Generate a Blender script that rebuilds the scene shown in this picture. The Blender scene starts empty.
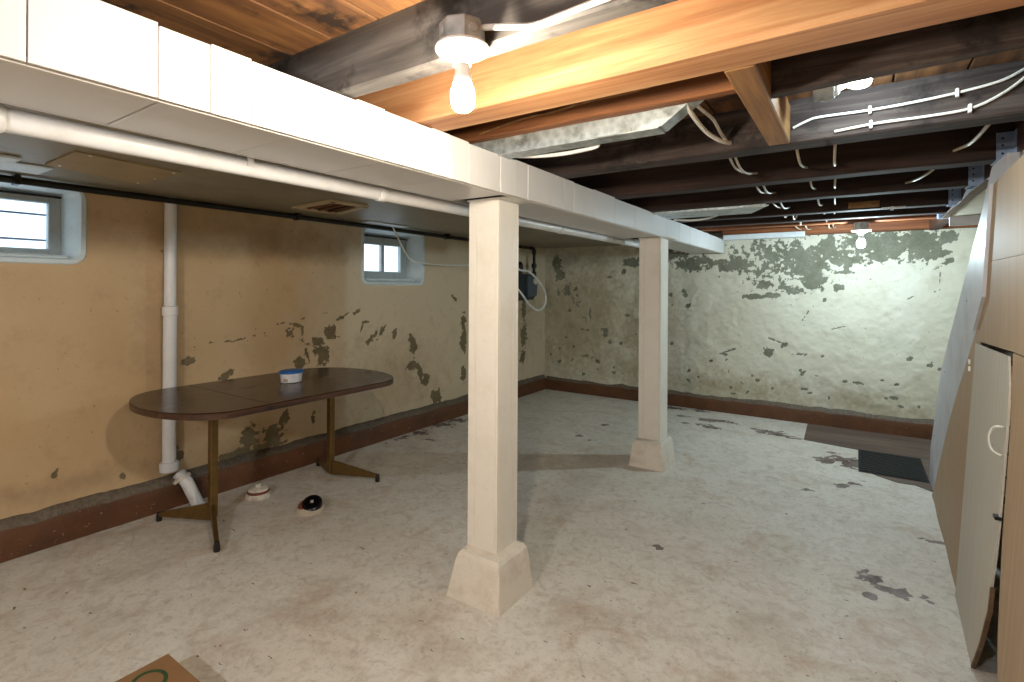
import bpy, bmesh, math, random
import numpy as np
from mathutils import Vector, Matrix
R = math.radians
random.seed(7)

# ------------------------------------------------------------------ camera, world, exposure
SC = bpy.context.scene
cam_d = bpy.data.cameras.new('camera'); cam = bpy.data.objects.new('camera', cam_d)
SC.collection.objects.link(cam); SC.camera = cam
FPX = 513.7
cam_d.sensor_width = 36; cam_d.lens = FPX / 1024 * 36
cam_d.shift_y = -(341 - 287.8) / 1024
cam_d.clip_start = .02
cam.matrix_world = (Matrix.Translation((0, 0, 1.4)) @ Matrix.Rotation(R(33.835), 4, 'Z')
                    @ Matrix.Rotation(R(90), 4, 'X') @ Matrix.Rotation(R(.342), 4, 'Z'))
W = bpy.data.worlds.new('world'); SC.world = W; W.use_nodes = True
bg = W.node_tree.nodes['Background']; bg.inputs[0].default_value = (.80, .92, 1, 1); bg.inputs[1].default_value = 2.2
SC.view_settings.view_transform = 'Standard'; SC.view_settings.look = 'None'
SC.view_settings.gamma = 1; SC.view_settings.exposure = 0.2; SC.view_settings.use_curve_mapping = False
LAMP_WARM = (1.0, .88, .70); LAMP_COOL = (.72, .92, 1.0); FILL_NEUTRAL = (.97, .98, 1.0)
POWER_NEAR, POWER_FAR, POWER_HIDDEN, POWER_FILL = 43.0, 55.0, 9.0, 80.0

# ------------------------------------------------------------------ material helpers
def hexc(h):
    h = h.lstrip('#'); v = [int(h[i:i+2], 16) / 255 for i in (0, 2, 4)]
    return tuple((c / 12.92 if c <= .04045 else ((c + .055) / 1.055) ** 2.4) for c in v) + (1,)
class NT:
    def __init__(s, name):
        s.m = bpy.data.materials.new(name); s.m.use_nodes = True
        s.t = s.m.node_tree; s.b = s.t.nodes['Principled BSDF']
        s.tc = s.t.nodes.new('ShaderNodeTexCoord')
    def n(s, ty, **kw):
        o = s.t.nodes.new(ty)
        for k, v in kw.items(): setattr(o, k, v)
        return o
    def l(s, a, b): s.t.links.new(a, b)
    def vec(s, scale=(1, 1, 1), rnd=0):
        mp = s.n('ShaderNodeMapping'); mp.inputs['Scale'].default_value = scale
        s.l(s.tc.outputs['Object'], mp.inputs[0])
        if rnd:
            oi = s.n('ShaderNodeObjectInfo'); mu = s.n('ShaderNodeMath', operation='MULTIPLY'); mu.inputs[1].default_value = rnd
            s.l(oi.outputs['Random'], mu.inputs[0]); s.l(mu.outputs[0], mp.inputs['Location'])
        return mp.outputs[0]
    def noise(s, vec, scale, detail=4, rough=.6, dist=0):
        o = s.n('ShaderNodeTexNoise'); o.inputs['Scale'].default_value = scale; o.inputs['Detail'].default_value = detail
        o.inputs['Roughness'].default_value = rough; o.inputs['Distortion'].default_value = dist
        s.l(vec, o.inputs['Vector']); return o.outputs['Fac']
    def ramp(s, fac, stops, interp='LINEAR'):
        o = s.n('ShaderNodeValToRGB'); o.color_ramp.interpolation = interp
        e = o.color_ramp.elements
        while len(e) < len(stops): e.new(.5)
        for k, (p, c) in enumerate(stops):
            e[k].position = p; e[k].color = c if len(c) == 4 else (*c, 1)
        s.l(fac, o.inputs[0]); return o.outputs[0]
    def mask(s, fac, a, b):
        o = s.n('ShaderNodeMapRange'); o.inputs[1].default_value = a; o.inputs[2].default_value = b
        s.l(fac, o.inputs[0]); return o.outputs[0]
    def mix(s, f, a, b, mode='MIX'):
        o = s.n('ShaderNodeMix', data_type='RGBA', blend_type=mode)
        if isinstance(f, (int, float)): o.inputs[0].default_value = f
        else: s.l(f, o.inputs[0])
        for k, v in ((6, a), (7, b)):
            if isinstance(v, tuple): o.inputs[k].default_value = v if len(v) == 4 else (*v, 1)
            else: s.l(v, o.inputs[k])
        return o.outputs[2]
    def math(s, op, a, b):
        o = s.n('ShaderNodeMath', operation=op)
        for k, v in ((0, a), (1, b)):
            if isinstance(v, (int, float)): o.inputs[k].default_value = v
            else: s.l(v, o.inputs[k])
        return o.outputs[0]
    def attr(s, name):
        o = s.n('ShaderNodeAttribute'); o.attribute_name = name; return o.outputs['Fac']
    def bump(s, h, strength=.3, dist=.01):
        o = s.n('ShaderNodeBump'); o.inputs['Strength'].default_value = strength; o.inputs['Distance'].default_value = dist
        s.l(h, o.inputs['Height']); s.l(o.outputs[0], s.b.inputs['Normal'])
    def done(s, col=None, rough=.6, metal=0, spec=None):
        if col is not None:
            if isinstance(col, tuple): s.b.inputs['Base Color'].default_value = col if len(col) == 4 else (*col, 1)
            else: s.l(col, s.b.inputs['Base Color'])
        if isinstance(rough, (int, float)): s.b.inputs['Roughness'].default_value = rough
        else: s.l(rough, s.b.inputs['Roughness'])
        s.b.inputs['Metallic'].default_value = metal
        if spec is not None: s.b.inputs['Specular IOR Level'].default_value = spec
        return s.m

def wood(name, dark, mid, light, axis=0, rough=.65, stain=None, knots=False, gs=1.0):
    k = NT(name); sc = [16 * gs, 16 * gs, 16 * gs]; sc[axis] = .9
    v = k.vec(tuple(sc), 37)
    g = k.noise(v, 1.6, 6, .65, .6)
    c = k.ramp(g, [(.28, hexc(dark)), (.5, hexc(mid)), (.72, hexc(light))])
    sc2 = [3.2, 3.2, 3.2]; sc2[axis] = .8
    m = k.noise(k.vec(tuple(sc2), 51), 1.3, 3, .6)
    c = k.mix(k.mask(m, .35, .75), c, k.mix(.55, c, hexc(dark)))
    if knots:
        v2 = k.vec((2.2, 2.2, 5), 29); vo = k.n('ShaderNodeTexVoronoi'); vo.inputs['Scale'].default_value = 1.0
        k.l(v2, vo.inputs['Vector'])
        c = k.mix(k.math('MULTIPLY', k.mask(vo.outputs['Distance'], .09, .03), .75), c, hexc('#3a1d0c'))
    if stain:
        s_ = k.noise(k.vec((2.4, 2.4, 2.4), 11), 1.7, 5, .7)
        c = k.mix(k.mask(s_, .52, .62), c, hexc(stain))
    k.bump(g, .25, .004)
    return k.done(c, rough)
def paint(name, col, dirt, amount=.5, rough=.45, scale=5, bump=.15, chips=None):
    k = NT(name); v = k.vec((1, 1, 1), 23)
    n1 = k.noise(v, scale, 6, .65); n2 = k.noise(v, scale * 9, 4, .6)
    c = k.mix(k.math('MULTIPLY', k.mask(n1, .48, .8), amount), hexc(col), hexc(dirt))
    c = k.mix(k.math('MULTIPLY', k.mask(n2, .55, .8), amount * .5), c, hexc(dirt))
    if chips:
        c = k.mix(k.mask(k.noise(v, scale * 5, 5, .7), .70, .72), c, hexc(chips))
    k.bump(n2, bump, .003)
    return k.done(c, rough)
def flat(name, col, rough=.5, metal=0, var=.12, scale=30):
    k = NT(name); c0 = hexc(col)
    n = k.noise(k.vec((1, 1, 1), 13), scale, 3)
    c = k.mix(k.mask(n, .35, .75), c0, tuple(x * (1 - var * 2) for x in c0[:3]))
    return k.done(c, rough, metal)
def emit(name, col, power, area):
    m = bpy.data.materials.new(name); m.use_nodes = True; t = m.node_tree
    t.nodes.remove(t.nodes['Principled BSDF']); e = t.nodes.new('ShaderNodeEmission')
    e.inputs[0].default_value = (*col, 1); e.inputs[1].default_value = power / (math.pi * area)
    t.links.new(e.outputs[0], t.nodes['Material Output'].inputs[0]); return m

M = {}
M['joist_aged'] = wood('joist_aged', '#35312f', '#57524e', '#736d68', 0, stain='#2a2726')
M['joist_fir'] = wood('joist_fir', '#875432', '#b48257', '#cfa478', 0, knots=True)
M['joist_brown'] = wood('joist_brown', '#5a3218', '#8a5730', '#b0794a', 0)
M['joist_dark'] = wood('joist_dark', '#1a100d', '#30201a', '#452f27', 0, rough=.85)
M['joist_worn'] = wood('joist_worn', '#251c1a', '#3d302c', '#6a5f59', 0, rough=.8, stain='#1d1412')
M['sill'] = wood('sill_wood', '#4e2712', '#83471f', '#a9683a', 0)
M['header'] = wood('header_wood', '#2a1710', '#4b2b1b', '#6d4430', 1)
M['block'] = wood('block_wood', '#6d4a28', '#9a7042', '#bb935f', 1)
M['plank'] = wood('plank_wood', '#3a2414', '#7a5230', '#a37443', 1, stain='#2a1c12', gs=.8)
M['panel'] = None
M['white'] = paint('white_gloss_paint', '#e9e7e2', '#b9b3a6', .35, .38)
M['white_panel'] = paint('white_panel_paint', '#dfdfe0', '#c8c4bc', .25, .35, 3, .05)
M['column_paint'] = paint('column_paint', '#e4dfd6', '#bdb2a0', .35, .42, 6, .1)
M['plinth_paint'] = paint('plinth_paint', '#dcd5ca', '#a98f74', .5, .6, 9, .6, chips='#9c6b4a')
M['pipe_white'] = paint('pipe_paint', '#dfe0e2', '#a7a49c', .35, .35, 7, .1)
M['black_iron'] = flat('black_iron', '#17120f', .45, .2)
M['galv'] = None
def galvanized():
    k = NT('galvanized_steel'); v = k.vec((1, 1, 1), 9)
    vo = k.n('ShaderNodeTexVoronoi'); vo.inputs['Scale'].default_value = 38; k.l(v, vo.inputs['Vector'])
    c = k.mix(k.mask(vo.outputs['Distance'], 0, .9), hexc('#9aa3a6'), hexc('#c6ced0'))
    c = k.mix(k.mask(k.noise(v, 9, 5, .7), .5, .7), c, hexc('#6f716b'))
    return k.done(c, .42, .55)
M['galv'] = galvanized()
M['hanger'] = flat('hanger_zinc', '#a9bfe0', .4, .5)
M['brass'] = flat('brass', '#7d6238', .38, .7)
M['dark_plastic'] = flat('dark_plastic', '#1c1613', .5)
M['tub'] = flat('tub_plastic', '#e3e4ea', .35)
M['tub_lid'] = flat('tub_lid', '#1766b4', .35)
M['tub_label'] = flat('tub_label', '#a89a8a', .5)
M['cable'] = flat('cable_sheath', '#bdb29c', .5)
M['cable_white'] = flat('cable_white', '#f0efea', .4)
M['porcelain'] = flat('porcelain', '#f3f1ec', .25, var=.03)
M['rubber'] = None
def rubber():
    k = NT('mat_rubber'); v = k.vec()
    n = k.noise(v, 260, 2); c = k.mix(k.mask(n, .45, .8), hexc('#15181a'), hexc('#2d3132'))
    k.bump(n, .8, .004); return k.done(c, .85)
M['rubber'] = rubber()
M['card'] = paint('cardboard', '#8f6c48', '#765534', .5, .85, 8, .1)
M['green_ink'] = flat('green_ink', '#2f4f2c', .8)
M['meter_grey'] = flat('meter_grey', '#4d5963', .5, .1)
M['meter_dark'] = flat('meter_dark', '#2c3338', .5, .1)
M['curb'] = None
def curb():
    k = NT('curb_paint'); v = k.vec()
    n = k.noise(v, 5, 6, .7); f = k.noise(v, 40, 5, .7)
    c = k.mix(k.mask(n, .35, .7), hexc('#684023'), hexc('#4a2d18'))
    c = k.mix(k.mask(f, .63, .70), c, hexc('#a08a74'))
    gray = k.mix(k.mask(f, .3, .7), hexc('#766a5c'), hexc('#4f4437'))
    a = k.math('ADD', k.attr('ledge'), k.math('MULTIPLY', k.math('SUBTRACT', n, .5), .9))
    c = k.mix(k.mask(a, .42, .56), c, gray)
    k.bump(f, .5, .01); return k.done(c, .6)
M['curb'] = curb()
def wallmat(name, base, base2, grime, bare1, bare2, speck):
    k = NT(name); v = k.vec()
    big = k.noise(v, 1.3, 5, .6); mid = k.noise(v, 7, 6, .65); fine = k.noise(v, 70, 5, .7)
    c = k.mix(k.mask(big, .35, .68), hexc(base), hexc(base2))
    c = k.mix(k.attr('pale'), c, hexc('#cdbfa5'))
    c = k.mix(k.math('MULTIPLY', k.mask(mid, .55, .8), .35), c, hexc(grime))
    g = k.math('ADD', k.attr('grime'), k.math('MULTIPLY', k.math('SUBTRACT', mid, .5), .7))
    c = k.mix(k.math('MULTIPLY', k.mask(g, .15, 1.0), .75), c, hexc(grime))
    c = k.mix(k.mask(k.noise(v, 26, 5, .78), .65, .68), c, hexc(speck))
    bare = k.mix(k.mask(mid, .35, .7), hexc(bare1), hexc(bare2))
    bare = k.mix(k.mask(fine, .4, .75), bare, hexc(bare2))
    p = k.math('ADD', k.attr('peel'), k.math('MULTIPLY', k.math('SUBTRACT', fine, .5), 1.1))
    pm = k.mask(p, .0, .05)
    c = k.mix(pm, c, bare)
    hgt = k.math('SUBTRACT', k.math('MULTIPLY', mid, .8), k.math('ADD', k.math('MULTIPLY', pm, .5), k.math('MULTIPLY', fine, -.12)))
    k.bump(hgt, .35, .012)
    return k.done(c, k.math('ADD', .55, k.math('MULTIPLY', pm, .35)))
M['wall_left'] = wallmat('wall_left_paint', '#c5aa85', '#ba9d75', '#927a5c', '#83765a', '#665b43', '#75684f')
M['wall_back'] = wallmat('wall_back_paint', '#d6d4c4', '#ccc8b4', '#948566', '#8a8c7d', '#6b6a59', '#7b735c')
M['wall_plain'] = paint('plain_wall_paint', '#cbbd9c', '#9a8a6c', .5, .7, 3)
def floormat():
    k = NT('floor_paint'); v = k.vec()
    big = k.noise(v, .9, 5, .6); mid = k.noise(v, 4.2, 7, .68, .4); fine = k.noise(v, 22, 6, .7); sp = k.noise(v, 34, 4, .7)
    c = k.mix(k.mask(big, .3, .7), hexc('#e0ddd6'), hexc('#d6d1c7'))
    c = k.mix(k.math('MULTIPLY', k.mask(mid, .46, .76), .42), c, hexc('#b3a796'))
    c = k.mix(k.math('MULTIPLY', k.mask(fine, .5, .75), .45), c, hexc('#a69a8a'))
    c = k.mix(k.math('MULTIPLY', k.mask(k.noise(k.vec((1, 1, 1)), 2.2, 6, .75, 1.2), .60, .78), .5), c, hexc('#b08b68'))
    c = k.mix(k.math('MULTIPLY', k.mask(k.noise(v, 11, 7, .72, 1.5), .5, .66), .38), c, hexc('#9c8b78'))
    c = k.mix(k.math('MULTIPLY', k.mask(k.noise(v, 60, 4, .7), .56, .72), .4), c, hexc('#8b7a69'))
    st = k.math('ADD', k.attr('stain'), k.math('MULTIPLY', k.math('SUBTRACT', mid, .5), 1.4))
    c = k.mix(k.math('MULTIPLY', k.mask(st, .2, 1.0), .38), c, hexc('#8d765c'))
    cl = k.mask(k.noise(v, 1.7, 4, .7), .46, .66)
    c = k.mix(k.math('MULTIPLY', k.mask(sp, .63, .66), k.math('MULTIPLY', cl, .85)), c, hexc('#5c4a3c'))
    c = k.mix(k.math('MULTIPLY', k.mask(k.noise(k.vec((1, 2.2, 1)), 13, 3, .65), .69, .705), .85), c, hexc('#3f332a'))
    c = k.mix(k.math('MULTIPLY', k.mask(k.noise(v, 3.1, 6, .72, .8), .53, .68), .45), c, hexc('#b3957a'))
    b = k.math('ADD', k.attr('bare'), k.math('MULTIPLY', k.math('SUBTRACT', fine, .5), .9))
    bc = k.mix(k.mask(mid, .4, .6), hexc('#857c77'), hexc('#5c4844'))
    bc = k.mix(k.mask(fine, .52, .6), bc, hexc('#8b827b'))
    c = k.mix(k.mask(b, .0, .06), c, bc)
    k.bump(k.math('ADD', mid, k.math('MULTIPLY', fine, .4)), .22, .01)
    return k.done(c, k.math('ADD', .38, k.math('MULTIPLY', mid, .35)), spec=.3)
M['floor'] = floormat()
def panelmat(name, a, b, d):
    k = NT(name)
    n = k.noise(k.vec((1, 34, .55), 17), 2.2, 5, .6); f = k.noise(k.vec((1, 150, 1.2), 5), 2.0, 3, .6)
    c = k.mix(k.mask(n, .3, .7), hexc(a), hexc(b)); c = k.mix(k.math('MULTIPLY', k.mask(f, .5, .8), .45), c, hexc(d))
    return k.done(c, .58, spec=.25)
M['panel'] = panelmat('wood_print_panel', '#b39c80', '#a68c6f', '#8b7358')
M['door_panel'] = panelmat('grey_door_panel', '#c2bdb2', '#b8b2a6', '#a8a195')
M['stringer'] = paint('stringer_paint', '#c3c3c9', '#8f8f92', .5, .45, 6)
M['tread'] = wood('tread_wood', '#4a3523', '#6d5137', '#86694b', 0)
M['drywall'] = paint('drywall_paint', '#ddd8c8', '#a89c84', .4, .7, 8)
M['ceil_left'] = paint('low_ceiling_paint', '#8d8571', '#5f5847', .7, .5, 2.2, .2)
M['patch_board'] = paint('patch_board', '#a3906d', '#7d6b4d', .5, .7, 6)
M['vent_frame'] = paint('vent_frame', '#cdbb98', '#7f6b4e', .5, .6, 9)
M['dark'] = flat('dark_void', '#120e0b', .9)
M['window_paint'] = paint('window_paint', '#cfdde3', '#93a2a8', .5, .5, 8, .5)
M['sash'] = paint('sash_paint', '#a9b5b8', '#6a7478', .5, .5, 12)
def glass():
    m = bpy.data.materials.new('window_glass'); m.use_nodes = True; t = m.node_tree; t.nodes.remove(t.nodes['Principled BSDF'])
    a = t.nodes.new('ShaderNodeBsdfTransparent'); a.inputs[0].default_value = (.93, .97, 1, 1)
    g = t.nodes.new('ShaderNodeBsdfGlossy'); g.inputs[1].default_value = .08
    x = t.nodes.new('ShaderNodeMixShader'); x.inputs[0].default_value = .06
    t.links.new(a.outputs[0], x.inputs[1]); t.links.new(g.outputs[0], x.inputs[2]); t.links.new(x.outputs[0], t.nodes['Material Output'].inputs[0])
    return m
M['glass'] = glass()
M['outside_bar'] = flat('outside_bar', '#5b6b80', .6)
def tabletop():
    k = NT('table_laminate')
    g = k.noise(k.vec((9, 1.1, 9)), 2.2, 7, .7, 1.2); f = k.noise(k.vec((60, 4, 60)), 2.0, 4, .6)
    c = k.ramp(g, [(.3, hexc('#2a1c16')), (.5, hexc('#402c20')), (.7, hexc('#523a2b'))])
    c = k.mix(k.math('MULTIPLY', k.mask(f, .45, .75), .6), c, hexc('#2a1b14'))
    return k.done(c, k.math('ADD', .10, k.math('MULTIPLY', g, .28)))
M['table'] = tabletop()
M['table_edge'] = wood('table_edge', '#2c1a12', '#4a2f20', '#5f4230', 1, .4)
M['iron_cap'] = flat('iron_cap', '#0e0e10', .25, .3)
M['cap_paint'] = paint('cap_paint', '#d9d2c6', '#8a5b44', .8, .6, 30, .6, chips='#5f2d22')
M['cap_band'] = paint('cap_band', '#7c4634', '#4b2b22', .6, .7, 30)
M['concrete'] = paint('concrete_ring', '#b8ae9d', '#857763', .7, .9, 25, .8)
M['old_sheet'] = wood('old_floor_sheet', '#4a3b33', '#6b5a50', '#83736a', 0, .7, gs=.7)
M['strip_white'] = paint('strip_white', '#d7dcdf', '#8b9296', .5, .4, 10)

# ------------------------------------------------------------------ mesh helpers
class MB:
    """collects world-space geometry; build() links it as ONE mesh object relative to origin"""
    def __init__(s): s.v, s.f, s.attrs = [], [], {}
    def add(s, v, f):
        o = len(s.v); s.v += [tuple(p) for p in v]; s.f += [tuple(i + o for i in q) for q in f]; return s
    def box(s, a, b, bev=0, mat=None):
        a, b = Vector(a), Vector(b)
        lo = Vector(map(min, a, b)); hi = Vector(map(max, a, b))
        if bev <= 0:
            c = [(x, y, z) for x in (lo.x, hi.x) for y in (lo.y, hi.y) for z in (lo.z, hi.z)]
            f = [(0, 1, 3, 2), (4, 6, 7, 5), (0, 4, 5, 1), (2, 3, 7, 6), (0, 2, 6, 4), (1, 5, 7, 3)]
        else:
            bm = bmesh.new()
            for sx in (0, 1):
                for sy in (0, 1):
                    for sz in (0, 1):
                        c0 = [(hi if t else lo)[i] for i, t in enumerate((sx, sy, sz))]
                        d = [(-bev if t else bev) for t in (sx, sy, sz)]
                        for k in range(3):
                            p = [c0[i] + (0 if i == k else d[i]) for i in range(3)]; bm.verts.new(p)
            bmesh.ops.convex_hull(bm, input=bm.verts)
            bmesh.ops.dissolve_limit(bm, angle_limit=.02, verts=bm.verts, edges=bm.edges)
            bm.verts.index_update(); c = [v.co[:] for v in bm.verts]; f = [tuple(v.index for v in q.verts) for q in bm.faces]; bm.free()
        if mat is not None: c = [mat @ Vector(p) for p in c]
        return s.add(c, f)
    def prism(s, poly, vec):
        n = len(poly); vec = Vector(vec); p = [Vector(q) for q in poly]
        v = p + [q + vec for q in p]
        f = [tuple(range(n - 1, -1, -1)), tuple(range(n, 2 * n))] + [(i, (i + 1) % n, n + (i + 1) % n, n + i) for i in range(n)]
        return s.add(v, f)
    def tube(s, pts, r, n=8, smooth=0, caps=True):
        P = [Vector(p) for p in pts]
        rr = list(r) if isinstance(r, (list, tuple)) else [r] * len(P)
        if smooth and len(P) > 2:
            Q, rq = [], []
            for i in range(len(P) - 1):
                p0, p1, p2, p3 = P[max(i - 1, 0)], P[i], P[i + 1], P[min(i + 2, len(P) - 1)]
                for k in range(smooth):
                    t = k / smooth
                    Q.append(.5 * ((2 * p1) + (p2 - p0) * t + (2 * p0 - 5 * p1 + 4 * p2 - p3) * t * t + (3 * p1 - p0 - 3 * p2 + p3) * t ** 3))
                    rq.append(rr[i] * (1 - t) + rr[i + 1] * t)
            Q.append(P[-1]); rq.append(rr[-1]); P, rr = Q, rq
        v, f = [], []; up = None
        for i, p in enumerate(P):
            d = (P[min(i + 1, len(P) - 1)] - P[max(i - 1, 0)]).normalized()
            if up is None: up = Vector((0, 0, 1)) if abs(d.z) < .9 else Vector((1, 0, 0))
            x = d.cross(up).normalized(); up = x.cross(d).normalized()
            for k in range(n):
                a = 2 * math.pi * k / n; v.append(p + (x * math.cos(a) + up * math.sin(a)) * rr[i])
        for i in range(len(P) - 1):
            for k in range(n):
                f.append((i * n + k, i * n + (k + 1) % n, (i + 1) * n + (k + 1) % n, (i + 1) * n + k))
        if caps: f += [tuple(range(n - 1, -1, -1)), tuple((len(P) - 1) * n + k for k in range(n))]
        return s.add(v, f)
    def lathe(s, prof, o, n=24, axis=(0, 0, 1)):
        A = Vector(axis).normalized(); q = Vector((0, 0, 1)).rotation_difference(A).to_matrix(); o = Vector(o)
        v, f = [], []
        for r, z in prof:
            for k in range(n):
                a = 2 * math.pi * k / n; v.append(o + q @ Vector((r * math.cos(a), r * math.sin(a), z)))
        for i in range(len(prof) - 1):
            for k in range(n):
                f.append((i * n + k, i * n + (k + 1) % n, (i + 1) * n + (k + 1) % n, (i + 1) * n + k))
        f += [tuple(range(n - 1, -1, -1)), tuple((len(prof) - 1) * n + k for k in range(n))]
        return s.add(v, f)
    def mesh(s, name, org=(0, 0, 0), smooth=False):
        me = bpy.data.meshes.new(name); o = Vector(org)
        me.from_pydata([tuple(Vector(p) - o) for p in s.v], [], s.f)
        bm = bmesh.new(); bm.from_mesh(me)
        if len(bm.faces) < 30000: bmesh.ops.recalc_face_normals(bm, faces=bm.faces)
        bm.to_mesh(me); bm.free()
        if smooth:
            for p in me.polygons: p.use_smooth = True
            try: me.set_sharp_from_angle(angle=R(40))
            except Exception: pass
        return me
COL = SC.collection
def link(o): COL.objects.link(o); return o
def tag(o, label=None, cat=None, group=None, kind=None):
    for k, v in (('label', label), ('category', cat), ('group', group), ('kind', kind)):
        if v: o[k] = v
    return o
def thing(name, org, label, cat, group=None, kind=None):
    o = link(bpy.data.objects.new(name, None)); o.location = org; o.empty_display_size = .1
    return tag(o, label, cat, group, kind)
def wloc(o):
    v = Vector((0, 0, 0))
    while o: v += o.location; o = o.parent
    return v
def part(name, mb, mat, parent, smooth=False, label=None):
    me = mb.mesh(name, wloc(parent), smooth); me.materials.append(M[mat] if isinstance(mat, str) else mat)
    o = link(bpy.data.objects.new(name, me)); o.parent = parent
    if label: o['label'] = label
    return o
def solid(name, mb, mat, label=None, cat=None, group=None, kind=None, smooth=False, org=None):
    if org is None:
        v = np.array(mb.v); lo, hi = v.min(0), v.max(0); org = ((lo[0] + hi[0]) / 2, (lo[1] + hi[1]) / 2, lo[2])
    me = mb.mesh(name, org, smooth); me.materials.append(M[mat] if isinstance(mat, str) else mat)
    o = link(bpy.data.objects.new(name, me)); o.location = org
    return tag(o, label, cat, group, kind)

# value noise for relief and peel outlines
_rng = np.random.default_rng(3); _T = _rng.random((256, 256))
def vn(x, y):
    xi = np.floor(x).astype(int); yi = np.floor(y).astype(int); fx = x - xi; fy = y - yi
    fx = fx * fx * (3 - 2 * fx); fy = fy * fy * (3 - 2 * fy)
    g = lambda a, b: _T[a % 256, b % 256]
    return (g(xi, yi) * (1 - fx) + g(xi + 1, yi) * fx) * (1 - fy) + (g(xi, yi + 1) * (1 - fx) + g(xi + 1, yi + 1) * fx) * fy
def fbm(x, y, sc, oct=4, seed=0):
    t = np.zeros_like(x); a = .5; s_ = 0
    for k in range(oct):
        t += a * vn(x * sc + seed * 17.3 + k * 5.1, y * sc + seed * 9.7 + k * 3.3); s_ += a; a *= .55; sc *= 2.1
    return t / s_
def blobs(x, y, L, seed=0, rag=1.5):
    m = np.full_like(x, -1.0); n = .35 * (fbm(x, y, 9, 3, seed) - .5) + .95 * (fbm(x, y, 33, 4, seed + 3) - .5)
    for b in L:
        bx, by, rx, ry = b[:4]; an = R(b[4]) if len(b) > 4 else 0; st = b[5] if len(b) > 5 else 1.0
        dx, dy = x - bx, y - by
        u = dx * math.cos(an) + dy * math.sin(an); w = -dx * math.sin(an) + dy * math.cos(an)
        m = np.maximum(m, np.clip(st * (1 - np.sqrt((u / rx) ** 2 + (w / ry) ** 2)) + rag * n, -1, 1))
    return m
def lines(x, y, L, wdt=.006, seed=0):
    m = np.full_like(x, -1.0); wob = (fbm(x, y, 6, 4, seed + 5) - .5) * .12
    for a, b in L:
        ax, ay = a; dx, dy = b[0] - ax, b[1] - ay; l2 = dx * dx + dy * dy
        t = np.clip(((x - ax) * dx + (y - ay) * dy) / l2, 0, 1)
        d = np.hypot(x - ax - t * dx + wob, y - ay - t * dy + wob)
        m = np.maximum(m, np.clip(1 - d / wdt, -1, 1) * .5)
    return m
def grid_obj(name, us, vs, fn, mat, attrs, keep=None, extra=None):
    """fn(U,V)->xyz arrays; attrs: name->array; keep: mask of cells"""
    U, V = np.meshgrid(us, vs, indexing='ij'); X, Y, Z = fn(U, V)
    P = np.stack([X, Y, Z], -1).reshape(-1, 3); nu, nv = len(us), len(vs)
    I = np.arange(nu * nv).reshape(nu, nv)
    Q = np.stack([I[:-1, :-1], I[1:, :-1], I[1:, 1:], I[:-1, 1:]], -1)
    if keep is not None: Q = Q[keep((U[:-1, :-1] + U[1:, 1:]) / 2, (V[:-1, :-1] + V[1:, 1:]) / 2)]
    Q = Q.reshape(-1, 4).tolist(); P = P.tolist()
    n0 = len(P)
    for quad in (extra or []):
        k = len(P); P += [list(p) for p in quad]; Q.append([k, k + 1, k + 2, k + 3])
    me = bpy.data.meshes.new(name); me.from_pydata(P, [], Q); me.materials.append(M[mat])
    for an, arr in attrs.items():
        a = me.attributes.new(an, 'FLOAT', 'POINT')
        full = np.full(len(P), -1.0 if an in ('peel', 'bare') else 0.0, dtype=np.float32); full[:n0] = arr(U, V).reshape(-1)
        a.data.foreach_set('value', full)
    me.polygons.foreach_set('use_smooth', [True] * len(me.polygons))
    o = link(bpy.data.objects.new(name, me)); o['kind'] = 'structure'; return o

# ================================================================== the setting
XL, YB, XR, YF = -3.6, 6.2, 1.5, -2.5            # left wall, back wall, far right wall, wall behind the camera
ZC, ZJ, ZD, ZB = 1.95, 1.964, 2.13, 1.81          # low ceiling, joist bottoms, deck underside, beam bottom
ar = lambda a, b, st: np.linspace(a, b, int(round((b - a) / st)) + 1)
# floor
bare_f = [(-1.31, 5.73, .07, .05), (-1.18, 5.77, .08, .04), (-1.07, 5.75, .07, .04), (-1.26, 5.47, .08, .05), (-1.17, 5.45, .06, .04), (-1.58, 5.75, .05, .04),
          (-1.48, 5.46, .05, .03), (-.70, 5.60, .11, .07), (-.79, 5.62, .07, .05), (-.56, 5.53, .08, .04), (-.49, 5.50, .07, .03), (-.20, 4.92, .06, .05),
          (-.10, 5.02, .08, .08), (-.03, 4.94, .09, .1), (-.16, 5.20, .04, .03), (-.07, 4.36, .04, .05), (0, 4.46, .05, .03), (-.27, 4.14, .03, .02), (.35, 3.69, .06, .02),
          (.06, 3.06, .05, .05), (.17, 2.97, .06, .035), (.07, 2.87, .03, .02), (-3.5, 3.97, .08, .1), (-3.48, 3.64, .05, .08), (-3.5, 3.41, .04, .1), (-3.5, 4.18, .07, .06),
          (-2.17, 4.41, .03, .03), (-2.13, 4.91, .04, .03), (-2.04, 4.34, .03, .03), (-3.24, 3.50, .08, .03), (-1.78, 6.08, .16, .07), (-1.5, 6.1, .12, .05), (-1.7, 2.5, .03, .02), (-.9, 2.75, .03, .02)]
bare_f = [(a, b, c * 1.15, d * 1.15, 0, .8) for a, b, c, d in bare_f]
stain_shade_f = [(-3.2, 1.6, .9, 1.6), (-1.9, 1.35, .5, .4), (-1.45, 1.5, .5, .35), (.1, 2.95, .25, .2), (-.9, 2.0, .6, .5), (-3.3, 3.2, .5, 1.0), (-.3, 2.4, .35, .3)]  # left-wall entries paint in the browner light there; the rest are stains
fx0, fx1, fy0 = XL, .9, .25
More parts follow.
